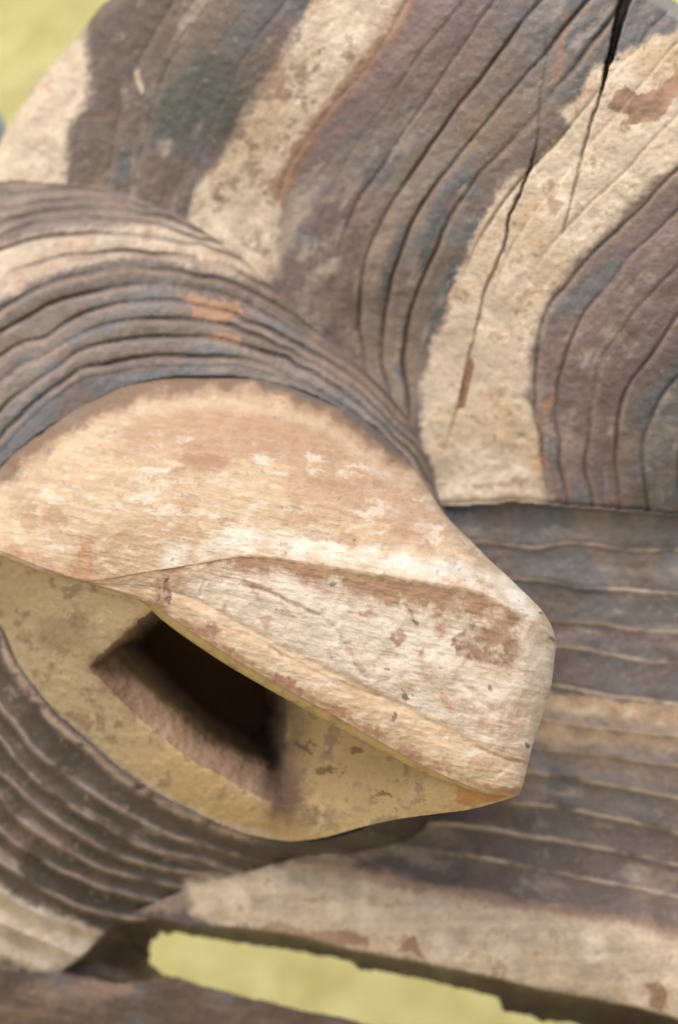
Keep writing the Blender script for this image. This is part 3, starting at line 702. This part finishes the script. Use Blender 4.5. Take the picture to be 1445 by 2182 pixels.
# tool marks, creases
td = td + 3.2 * fbm(SX, SY, 90, 4, 2) + 1.0 * fbm(SX, SY, 14, 4, 4) + 0.5 * b3
panel = sstep(7.4, 8.6, R) * sstep(12.0, 11.0, R) * sstep(330, 420, SX)
def crease(pts, wdt, dep, wob=2):
    d_, a_ = dline(SX + wob * fbm(SX, SY, 20, 3, 1), SY + wob * fbm(SX, SY, 20, 3, 2), pts, 50)
    e = np.interp(a_, [0, .15, .85, 1], [0, 1, 1, 0])
    return dep * np.exp(-(d_ / wdt) ** 2) * e, np.exp(-(d_ / (wdt * .8)) ** 2) * e
cre = np.zeros_like(td)
for pts, wd, dp in (([(505, 1245), (560, 1256), (610, 1280), (650, 1300), (692, 1315)], 5, 7), ([(692, 1320), (720, 1350), (745, 1395), (775, 1440), (800, 1452)], 9, 5),
                    ([(790, 1453), (830, 1447), (880, 1432), (930, 1425), (960, 1432)], 11, 3), ([(960, 1440), (1000, 1472), (1040, 1510), (1058, 1538)], 9, 6),
                    ([(860, 1280), (880, 1320), (893, 1330)], 3, 3), ([(352, 1230), (362, 1262), (352, 1290)], 3, 5), ([(335, 1228), (342, 1262), (338, 1285)], 3, 4),
                    ([(440, 1230), (430, 1260), (425, 1275)], 4, 3), ([(700, 1440), (760, 1470), (830, 1490), (900, 1524)], 5, 4), ([(1000, 1585), (1060, 1612), (1120, 1626)], 4, 5),
                    ([(470, 1330), (560, 1370), (700, 1447), (760, 1476)], 4, 3)):
    a_, c_ = crease(pts, wd, dp); td = td - a_ * (R > 7); cre = np.maximum(cre, c_ * (R > 7.2))
# raised facet edge on the panel
d_, a_ = dline(SX, SY, [(560, 1262), (700, 1330), (790, 1450), (960, 1430), (1060, 1540)], 60)
td = td + 5 * sstep(50, 0, d_) * panel

scol = np.broadcast_to(np.array([0.52, 0.385, 0.24]), SX.shape + (3,)).copy()
scol = mix(scol, np.array([0.62, 0.535, 0.42]), panel * .95)
scol = mix(scol, np.array([0.40, 0.26, 0.155]), sstep(-0.2, 0.8, b1 + .6 * b2) * .6)
scol = mix(scol, np.array([0.66, 0.56, 0.43]), sstep(0.0, 0.8, b4 + .4 * b2) * .5)
# thicker white ground along the brow of the crest
d_, _ = dline(w1x, w1y, [(360, 1190), (430, 1168), (520, 1150), (650, 1165), (800, 1190), (950, 1212), (1080, 1255), (1130, 1310)], 90)
scol = mix(scol, np.array([0.76, 0.69, 0.57]), sstep(42, 5, d_) * (0.6 + .5 * b2) * (R < 8))
# reddish rubbed zone on the dome
for ex, ey, r1, r2, st in ((560, 930, 330, 62, .55), (430, 985, 62, 24, .8), (700, 1040, 120, 50, .45), (880, 1130, 90, 22, .35), (640, 1105, 60, 14, .45), (735, 1150, 40, 14, .6), (110, 1110, 35, 24, .6), (60, 1110, 18, 26, .45), (300, 1120, 60, 15, .2)):
    q = np.hypot((w1x - ex) / r1, (w1y - ey) / r2)
    scol = mix(scol, np.array([0.35, 0.195, 0.12]), sstep(1.2, 0.5, q + .35 * b2) * st * (R < 7.3))
# brown-stained foot by the collar; the gap's shadow is painted in as well
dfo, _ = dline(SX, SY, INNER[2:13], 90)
scol = mix(scol, np.array([0.42, 0.27, 0.165]), sstep(150, 60, dline(SX, SY, [(300, 850), (450, 845), (620, 900), (760, 985), (850, 1060)], 160)[0] + 50 * b2) * .5 * (R < 6))
# chalk worn through in chips and fine scratches that run with the knife
chipn = fbm(w1x, w1y * 1.8, 70, 6, 3, .68)
scol = mix(scol, np.array([0.34, 0.205, 0.12]), sstep(.32, .5, chipn) * .55 * np.where(R < 7.2, .8, .6))
scr = fbm(SX * .35 + SY * .1, SY * 2.4 - SX * .5, 16, 4, 1)
scol = scol * (1 + .12 * scr)[..., None]
td = td + .9 * scr + 1.6 * fbm(SX, SY, 34, 3, 5)
scol = mix(scol, np.array([0.74, 0.66, 0.53]), sstep(.35, .8, fbm(w1x * .6, w1y * 1.5, 60, 6, 5, .65)) * .55)
scol = mix(scol, np.array([0.66, 0.545, 0.40]), np.exp(-((dfo - 62 + 12 * b2) / 16) ** 2) * .3 * (R < 5))
scol = mix(scol, np.array([0.17, 0.11, 0.072]), sstep(46, 12, dfo + 16 * b2 + 5 * b3 - 8 * sstep(560, 480, SX)) * .85 * (R < 5))  # dark foot band: brown stain plus painted shade of the collar gap
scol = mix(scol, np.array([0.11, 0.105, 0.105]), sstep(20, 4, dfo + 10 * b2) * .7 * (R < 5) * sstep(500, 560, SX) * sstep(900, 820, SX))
# bare wood along the crest
cl = np.exp(-((R - 7.9 - .3 * b2) / .62) ** 2) * sstep(320, 360, SX) * sstep(1125, 1090, SX)
scol = mix(scol, np.array([0.29, 0.17, 0.095]), np.clip(cl * (1.15 + 1.0 * b2 + .5 * b3), 0, 1) * .9)
clft = np.exp(-((R - 6.9 - .3 * b2) / .35) ** 2) * sstep(330, 250, SX)
scol = mix(scol, np.array([0.42, 0.235, 0.13]), np.clip(clft * (0.9 + .9 * b2), 0, 1))
def spatch(P, c, st=.85, soft=2.2):
    global scol
    scol = mix(scol, np.array(c), sstep(-soft, soft, sd(w1x, w1y, P, 60)) * st * np.clip(.8 + .5 * b3, .3, 1))
spatch([(970, 1262), (1030, 1268), (1075, 1290), (1100, 1320), (1098, 1350), (1060, 1345), (1035, 1320), (1000, 1300)], [0.33, 0.20, 0.12], .7)
spatch([(985, 1345), (1000, 1325), (1040, 1342), (1080, 1345), (1104, 1360), (1098, 1400), (1090, 1425), (1060, 1418), (1020, 1412), (980, 1395), (960, 1370)], [0.27, 0.165, 0.10], 1.0)
spatch([(1045, 1385), (1075, 1380), (1080, 1392), (1050, 1395)], [0.66, 0.55, 0.4], .8)
spatch([(825, 1345), (850, 1340), (865, 1362), (848, 1372), (828, 1362)], [0.34, 0.2, 0.12])
spatch([(750, 1262), (790, 1258), (790, 1275), (800, 1310), (790, 1315), (775, 1285)], [0.38, 0.25, 0.16], .65)
spatch([(170, 1152), (200, 1150), (196, 1180), (190, 1245), (165, 1235), (168, 1195)], [0.42, 0.22, 0.11], .8, 4)
spatch([(345, 1222), (395, 1212), (470, 1206), (540, 1196), (545, 1215), (470, 1232), (400, 1240), (350, 1255)], [0.40, 0.25, 0.15], .6)
spatch([(600, 1195), (700, 1200), (720, 1218), (690, 1228), (620, 1215)], [0.36, 0.22, 0.13], .6)
spatch([(435, 1325), (465, 1325), (475, 1340), (450, 1348), (438, 1340)], [0.28, 0.14, 0.1])
spatch([(1085, 1520), (1105, 1515), (1112, 1545), (1100, 1572), (1088, 1560)], [0.46, 0.3, 0.19], .6)
spatch([(980, 1490), (1010, 1480), (1060, 1530), (1055, 1560), (1020, 1530)], [0.45, 0.30, 0.2], .5)
spatch([(320, 1240), (345, 1235), (365, 1250), (360, 1300), (335, 1290), (325, 1270)], [0.36, 0.2, 0.13], .75)
spatch([(1010, 1600), (1030, 1598), (1050, 1640), (1020, 1650), (995, 1635)], [0.44, 0.28, 0.18], .55)
spatch([(0, 1150), (60, 1166), (120, 1190), (170, 1212), (190, 1238), (140, 1232), (100, 1216), (50, 1192), (0, 1180)], [0.40, 0.23, 0.13], .75, 7)
# bluish smudge
spatch([(900, 1190), (960, 1195), (1020, 1225), (1000, 1232), (930, 1215)], [0.36, 0.34, 0.33], .5, 8)
# lip's lower edge rubbed to the wood
le = sstep(14.9, 15.5, R + .45 * b2 + .25 * b3) * sstep(300, 350, SX)
scol = mix(scol, np.array([0.34, 0.195, 0.115]), np.clip(le * (.9 + .8 * b2 + .5 * b3), 0, 1) * .9)
gr_ = np.exp(-((R - 12) / .3) ** 2) * sstep(330, 380, SX)
scol = mix(scol, np.array([0.30, 0.21, 0.14]), np.clip(gr_ * (.6 + .6 * b2), 0, 1) * .6)
scol = mix(scol, np.array([0.27, 0.165, 0.105]), cre * np.clip(.25 + .7 * b2 + .4 * b3, 0, .9))
# specks
scol = mix(scol, np.array([0.27, 0.16, 0.10]), sstep(0.9, 1.1, b3 + .35 * b2) * .6)
scol = mix(scol, np.array([0.40, 0.25, 0.15]), sstep(0.62, .85, b2 + .3 * b3) * panel * .55)
for qx, qy, qa, qb in ((1178, 1358, 6, 9), (885, 1325, 6, 4), (1040, 1465, 5, 9), (838, 1530, 4, 9), (862, 1487, 7, 10), (884, 1478, 4, 4), (706, 1245, 8, 5), (1120, 1585, 4, 8), (830, 1425, 6, 4), (760, 1152, 6, 3), (1155, 1305, 9, 4), (350, 1250, 3, 22), (362, 1275, 3, 18)):
    q = np.hypot((w1x - qx) / qa, (w1y - qy) / qb)
    scol = mix(scol, np.array([0.12, 0.075, 0.055]), sstep(1.3, .7, q) * .75)

scol = scol * np.array([.96, .965, .99])
iv = np.searchsorted(R[0], 12.0)
snout = grid_mesh('snout', tx[:, :iv + 1], ty[:, :iv + 1], td[:, :iv + 1], scol[:, :iv + 1], 0.88, M_SNOUT, mask)
snout['label'] = 'cream dome and front panel, chalky and chipped to brown wood'
# ---- lip: rounded rail along the panel's lower edge, then its narrow underside turning in
L2 = T[:, -1].copy(); L2[:, 2] = td[:, -1]
ux = L2[:, 0]
wdt = np.interp(ux, [-40, 290, 350, 500, 700, 900, 1000, 1100], [0, 1, 17, 20, 19, 15, 8, 1])
E = L2 + np.stack([-0.5 * wdt, 0.87 * wdt, -1.6 * wdt], 1)
dropT = np.interp(ux, [-40, 300, 335, 400, 600, 750, 900, 1050, 1100], [1, 1, 10, 70, 150, 150, 90, 16, 3])
TT = L2 + np.stack([-.1 * wdt, wdt * .1, -dropT - wdt], 1)
nlip = 60
tt = np.linspace(0, 1, nlip)
seg = np.concatenate([tx[:, iv:, None], ty[:, iv:, None], td[:, iv:, None]], 2)
und = pchip(np.array([0, .18, .5, 1.0]), np.stack([L2, L2 * .8 + E * .2 + [0, 1, 0], E, TT]).reshape(4, -1), tt).reshape(nlip, NU, 3).transpose(1, 0, 2)
lipP = np.concatenate([seg, und[:, 1:]], 1)
ucol = np.broadcast_to(np.array([0.42, 0.31, 0.13]), (NU, nlip - 1, 3)).copy()
ub = fbm(und[:, 1:, 0], und[:, 1:, 1] * 2, 30, 4, 2)
ucol = mix(ucol, np.array([0.25, 0.15, 0.08]), sstep(0, .9, ub) * .6)
ucol = mix(ucol, np.array([0.34, 0.2, 0.12]), np.broadcast_to(sstep(.2, 0, tt[1:]), ub.shape) * .7)
lip = grid_mesh('lip', lipP[..., 0], lipP[..., 1], lipP[..., 2], np.concatenate([scol[:, iv:], ucol], 1), 0.88, M_SNOUT, snout)
lip['label'] = 'rounded diagonal rail rubbed bare along its lower edge'

# ---- underside with the rectangular mouth opening
nb = 640
topc = np.array([(p[0], p[1], p[2]) for p in TT])
ch_ = np.r_[0, np.cumsum(np.linalg.norm(np.diff(topc[:, :2], axis=0), axis=1))]
kk = np.linspace(0, ch_[-1], nb)
TU = np.stack([np.interp(kk, ch_, topc[:, i]) for i in range(3)], 1)
botp = smooth_line([(-78, 1165), (-50, 1250), (0, 1344), (25, 1402), (65, 1462), (110, 1520), (165, 1567), (240, 1632), (310, 1682), (400, 1732), (500, 1770), (600, 1791), (650, 1790), (700, 1782), (780, 1760), (850, 1745), (930, 1734), (1000, 1725), (1050, 1712), (1085, 1702), (1104, 1694)], 12)
cb = np.r_[0, np.cumsum(np.linalg.norm(np.diff(botp, axis=0), axis=1))]
# match bottom to top so the cross lines run roughly square to the lip
frac = np.interp(np.linspace(0, 1, nb), [0, .3, .6, 1], [0, .33, .68, 1])
BU = np.stack([np.interp(frac * cb[-1], cb, botp[:, i]) for i in range(2)], 1)
mv = 300
s = np.linspace(0, 1, mv)[None, :]
bx = TU[:, None, 0] * (1 - s) + BU[:, None, 0] * s
by = TU[:, None, 1] * (1 - s) + BU[:, None, 1] * s
Uc = [(-78, 1165, 130), (-40, 1172, 275), (0, 1187, 290), (100, 1225, 308), (200, 1250, 328), (320, 1300, 340), (0, 1344, 138), (65, 1462, 140), (165, 1567, 140), (310, 1682, 140), (400, 1732, 142), (500, 1770, 148),
      (600, 1791, 160), (700, 1782, 215), (850, 1745, 335), (1000, 1725, 430), (1050, 1712, 452), (1104, 1694, 452), (100, 1330, 235), (200, 1417, 240), (270, 1360, 300), (300, 1532, 215), (435, 1638, 215),
      (550, 1700, 220), (600, 1716, 235), (605, 1600, 215), (610, 1500, 225), (690, 1530, 255), (700, 1650, 235), (800, 1650, 300), (830, 1605, 330), (900, 1690, 400), (950, 1650, 450), (1020, 1690, 462), (50, 1400, 165), (450, 1350, 345)]
bd = rbf(Uc, bx, by, 1e-4)
LE = [(196, 1417), (240, 1472), (300, 1532), (350, 1577), (400, 1617), (435, 1638), (500, 1668), (550, 1698), (604, 1718)]
HOLE = LE + [(606, 1650), (607, 1600), (610, 1520), (612, 1440), (590, 1380), (380, 1260), (322, 1300), (262, 1362)]
hx = bx + 6 * fbm(bx, by, 34, 5, 1); hy = by + 6 * fbm(bx, by, 34, 5, 3)
sh = sd(hx, hy, HOLE, 250)
dlo, _ = dline(hx, hy, LE, 260)
dside = np.minimum(.55 * dline(hx, hy, [(612, 1440), (610, 1520), (607, 1600), (606, 1650), (604, 1718)], 250)[0], dline(hx, hy, [(196, 1417), (262, 1362), (322, 1300), (340, 1270)], 250)[0])
wall_lo = np.interp(dlo, [0, 8, 58, 70, 78, 120], [0, 14, 70, 105, 420, 640])
drop = np.where(sh > 0, np.minimum(wall_lo, 600 * sstep(0, 30, dside)), 0)
edge_round = 6 * np.exp(-np.abs(sh) / 6)
bd2 = bd - drop - edge_round + 3 * fbm(bx, by, 60, 4, 4) * (drop < 100) + 1.2 * fbm(bx, by, 12, 3, 1)
# join exactly to the lip along the top outside the hole
k0 = sstep(0, .06, s) + 0 * bx
bd2 = np.where(sh > 0, bd2, bd2 * k0 + TU[:, None, 2] * (1 - k0))
q1 = fbm(bx, by, 60, 5, 0); q2 = fbm(bx, by, 18, 4, 2); q3 = fbm(bx, by, 7, 3, 4)
bc = np.broadcast_to(np.array([0.48, 0.34, 0.165]), bx.shape + (3,)).copy()
bc = mix(bc, np.array([0.60, 0.465, 0.27]), sstep(-.1, .9, q1 + .4 * q2) * .7)
bc = mix(bc, np.array([0.47, 0.37, 0.235]), sstep(420, 200, bx) * .7)
bc = mix(bc, np.array([0.24, 0.165, 0.09]), sstep(0.05, .7, q1 * .7 + q2 * .7) * .7)
bc = mix(bc, np.array([0.22, 0.14, 0.08]), sstep(1.2, .6, np.hypot((bx - 130) / 70, (by - 1350) / 40) + .3 * q2) * .4)
bc = mix(bc, np.array([0.15, 0.10, 0.06]), sstep(.85, 1.2, q3 + .45 * q1) * .5)
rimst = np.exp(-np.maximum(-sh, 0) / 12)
bc = mix(bc, np.array([0.16, 0.09, 0.045]), np.exp(-np.maximum(-sh, 0) / np.where(bx > 560, 22, 12)) * sstep(-.6, .3, q1 + .3) * .85 * (sh < 0) * ((bx < 290) | (bx > 580)))  # brown rim smudge, wider on the right where it paints in shade
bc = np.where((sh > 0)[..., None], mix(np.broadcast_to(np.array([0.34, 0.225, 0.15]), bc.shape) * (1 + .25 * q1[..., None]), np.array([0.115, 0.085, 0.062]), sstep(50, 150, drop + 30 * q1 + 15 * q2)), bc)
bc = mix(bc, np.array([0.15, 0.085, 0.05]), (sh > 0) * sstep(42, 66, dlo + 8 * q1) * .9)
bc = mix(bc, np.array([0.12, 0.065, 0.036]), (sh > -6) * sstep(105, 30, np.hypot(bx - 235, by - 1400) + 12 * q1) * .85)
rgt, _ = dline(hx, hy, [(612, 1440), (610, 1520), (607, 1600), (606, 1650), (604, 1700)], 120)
bc = mix(bc, np.array([0.105, 0.072, 0.05]), (sh > -3) * sstep(60, 20, rgt) * sstep(1730, 1640, by) * .95)  # opening's right wall coloured dark, standing in for shade
bc = mix(bc, np.array([0.17, 0.115, 0.065]), (sh <= 3) * (bx > 590) * sstep(75, 5, rgt + 12 * q1) * sstep(1720, 1600, by) * .7)  # lip's shade painted as a brown gradient right of the opening
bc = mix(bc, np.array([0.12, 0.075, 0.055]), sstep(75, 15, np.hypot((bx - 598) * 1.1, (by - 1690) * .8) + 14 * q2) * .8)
bc = mix(bc, np.array([0.42, 0.20, 0.07]), sstep(-3, 3, sd(bx + 4 * q2, by + 4 * q2, [(975, 1662), (1040, 1682), (1080, 1696), (1060, 1706), (1000, 1716), (972, 1710)], 50)) * .8)
for qx, qy, qa, qb in ((640, 1588, 16, 8), (670, 1586, 9, 5), (810, 1696, 22, 5), (655, 1600, 8, 5), (700, 1640, 30, 6), (760, 1600, 14, 8)):
    bc = mix(bc, np.array([0.12, 0.05, 0.03]), sstep(1.3, .6, np.hypot((bx + 9 * q2 - qx) / qa, (by + 9 * q3 - qy) / qb) + .5 * q2) * .7)
# paler foot by the collar
bc = mix(bc, np.array([0.58, 0.47, 0.36]), sstep(.93, .985, s + .02 * q1) * sstep(650, 560, bx) * .6)
bc = bc * .9
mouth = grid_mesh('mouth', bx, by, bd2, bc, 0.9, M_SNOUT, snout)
mouth['label'] = 'ochre underside with a dark slanting opening'
# ---- back of the snout from the lower silhouette round to the face, hidden from the front
nb2 = 200
i0 = int(nb * .58)
fb = BU[i0:]; fd = bd2[i0:, -1]
tq = np.linspace(0, 1, len(fb))
bk = np.stack([np.interp(tq, [0, .3, .6, 1], [600, 720, 830, 938]), np.interp(tq, [0, .3, .6, 1], [1700, 1670, 1610, 1550]), np.interp(tq, [0, 1], [90, 70])], 1)
fr = np.column_stack([fb, fd])
end = np.array([p for p in T[-1, :]])                      # the snout's last column, tip end first
s2 = np.linspace(0, 1, 60)[None, :, None]
kb = fr[:, None] * (1 - s2) + bk[:, None] * s2
kb = kb + np.array([0.0, -4.0, 0]) * np.sin(np.pi * s2) * np.minimum(1, (1 - tq) * 4)[:, None, None]
# last line follows the snout's own last column so the skins meet
lc = end[::-1]; lc = np.stack([np.interp(np.linspace(0, 1, 60), np.linspace(0, 1, len(lc)), lc[:, i]) for i in range(3)], 1)
wb = sstep(.75, 1, tq)[:, None, None]
kb = kb * (1 - wb) + lc[None] * wb
bcol = np.broadcast_to(np.array([0.46, 0.36, 0.22]), kb.shape).copy() * (1 + .2 * fbm(kb[..., 0], kb[..., 1], 30, 4, 1)[..., None])
chin = grid_mesh('chin', kb[..., 0], kb[..., 1], kb[..., 2], bcol, 0.9, M_SNOUT, snout)

# ------------------------------------------------------------------ pale metal hook end at the left edge of the picture
import bmesh
def hook():
    bm = bmesh.new()
    path = [(-150, 180), (-100, 205), (-55, 235), (-22, 262), (-16, 292), (-26, 312), (-48, 322)]
    P = smooth_line(path, 6); n = 20; rings = []
    dd = -500.0
    for i, (a, b) in enumerate(P):
        t = P[min(i + 1, len(P) - 1)] - P[max(i - 1, 0)]; t = t / np.hypot(*t)
        c = world(np.array(a), np.array(b), np.array(dd))
        nx_, nz_ = -t[1], t[0]
        r = 30 * S * (1 + (D * 0 + 500) / D)
        if i == len(P) - 1: r *= .6
        ring = []
        for k in range(n):
            an = 2 * math.pi * k / n
            ring.append(bm.verts.new((c[0] + r * math.cos(an) * nx_, c[1] + r * math.sin(an), c[2] - r * math.cos(an) * nz_)))
        rings.append(ring)
    for a, b in zip(rings, rings[1:]):
        for k in range(n): bm.faces.new((a[k], a[(k + 1) % n], b[(k + 1) % n], b[k]))
    bm.faces.new(rings[0]); bm.faces.new(rings[-1][::-1])
    bmesh.ops.recalc_face_normals(bm, faces=bm.faces)
    me = bpy.data.meshes.new('wall_hook'); bm.to_mesh(me); bm.free()
    for p in me.polygons: p.use_smooth = True
    me.materials.append(plain('pale_painted_metal', (0.36, 0.40, 0.46), 0.35, 0.2))
    o = bpy.data.objects.new('wall_hook', me); C.objects.link(o)
    o['label'] = 'small pale blue grey metal hook in front of the yellow wall, left of the mask'; o['category'] = 'hook'
    return o
hook()
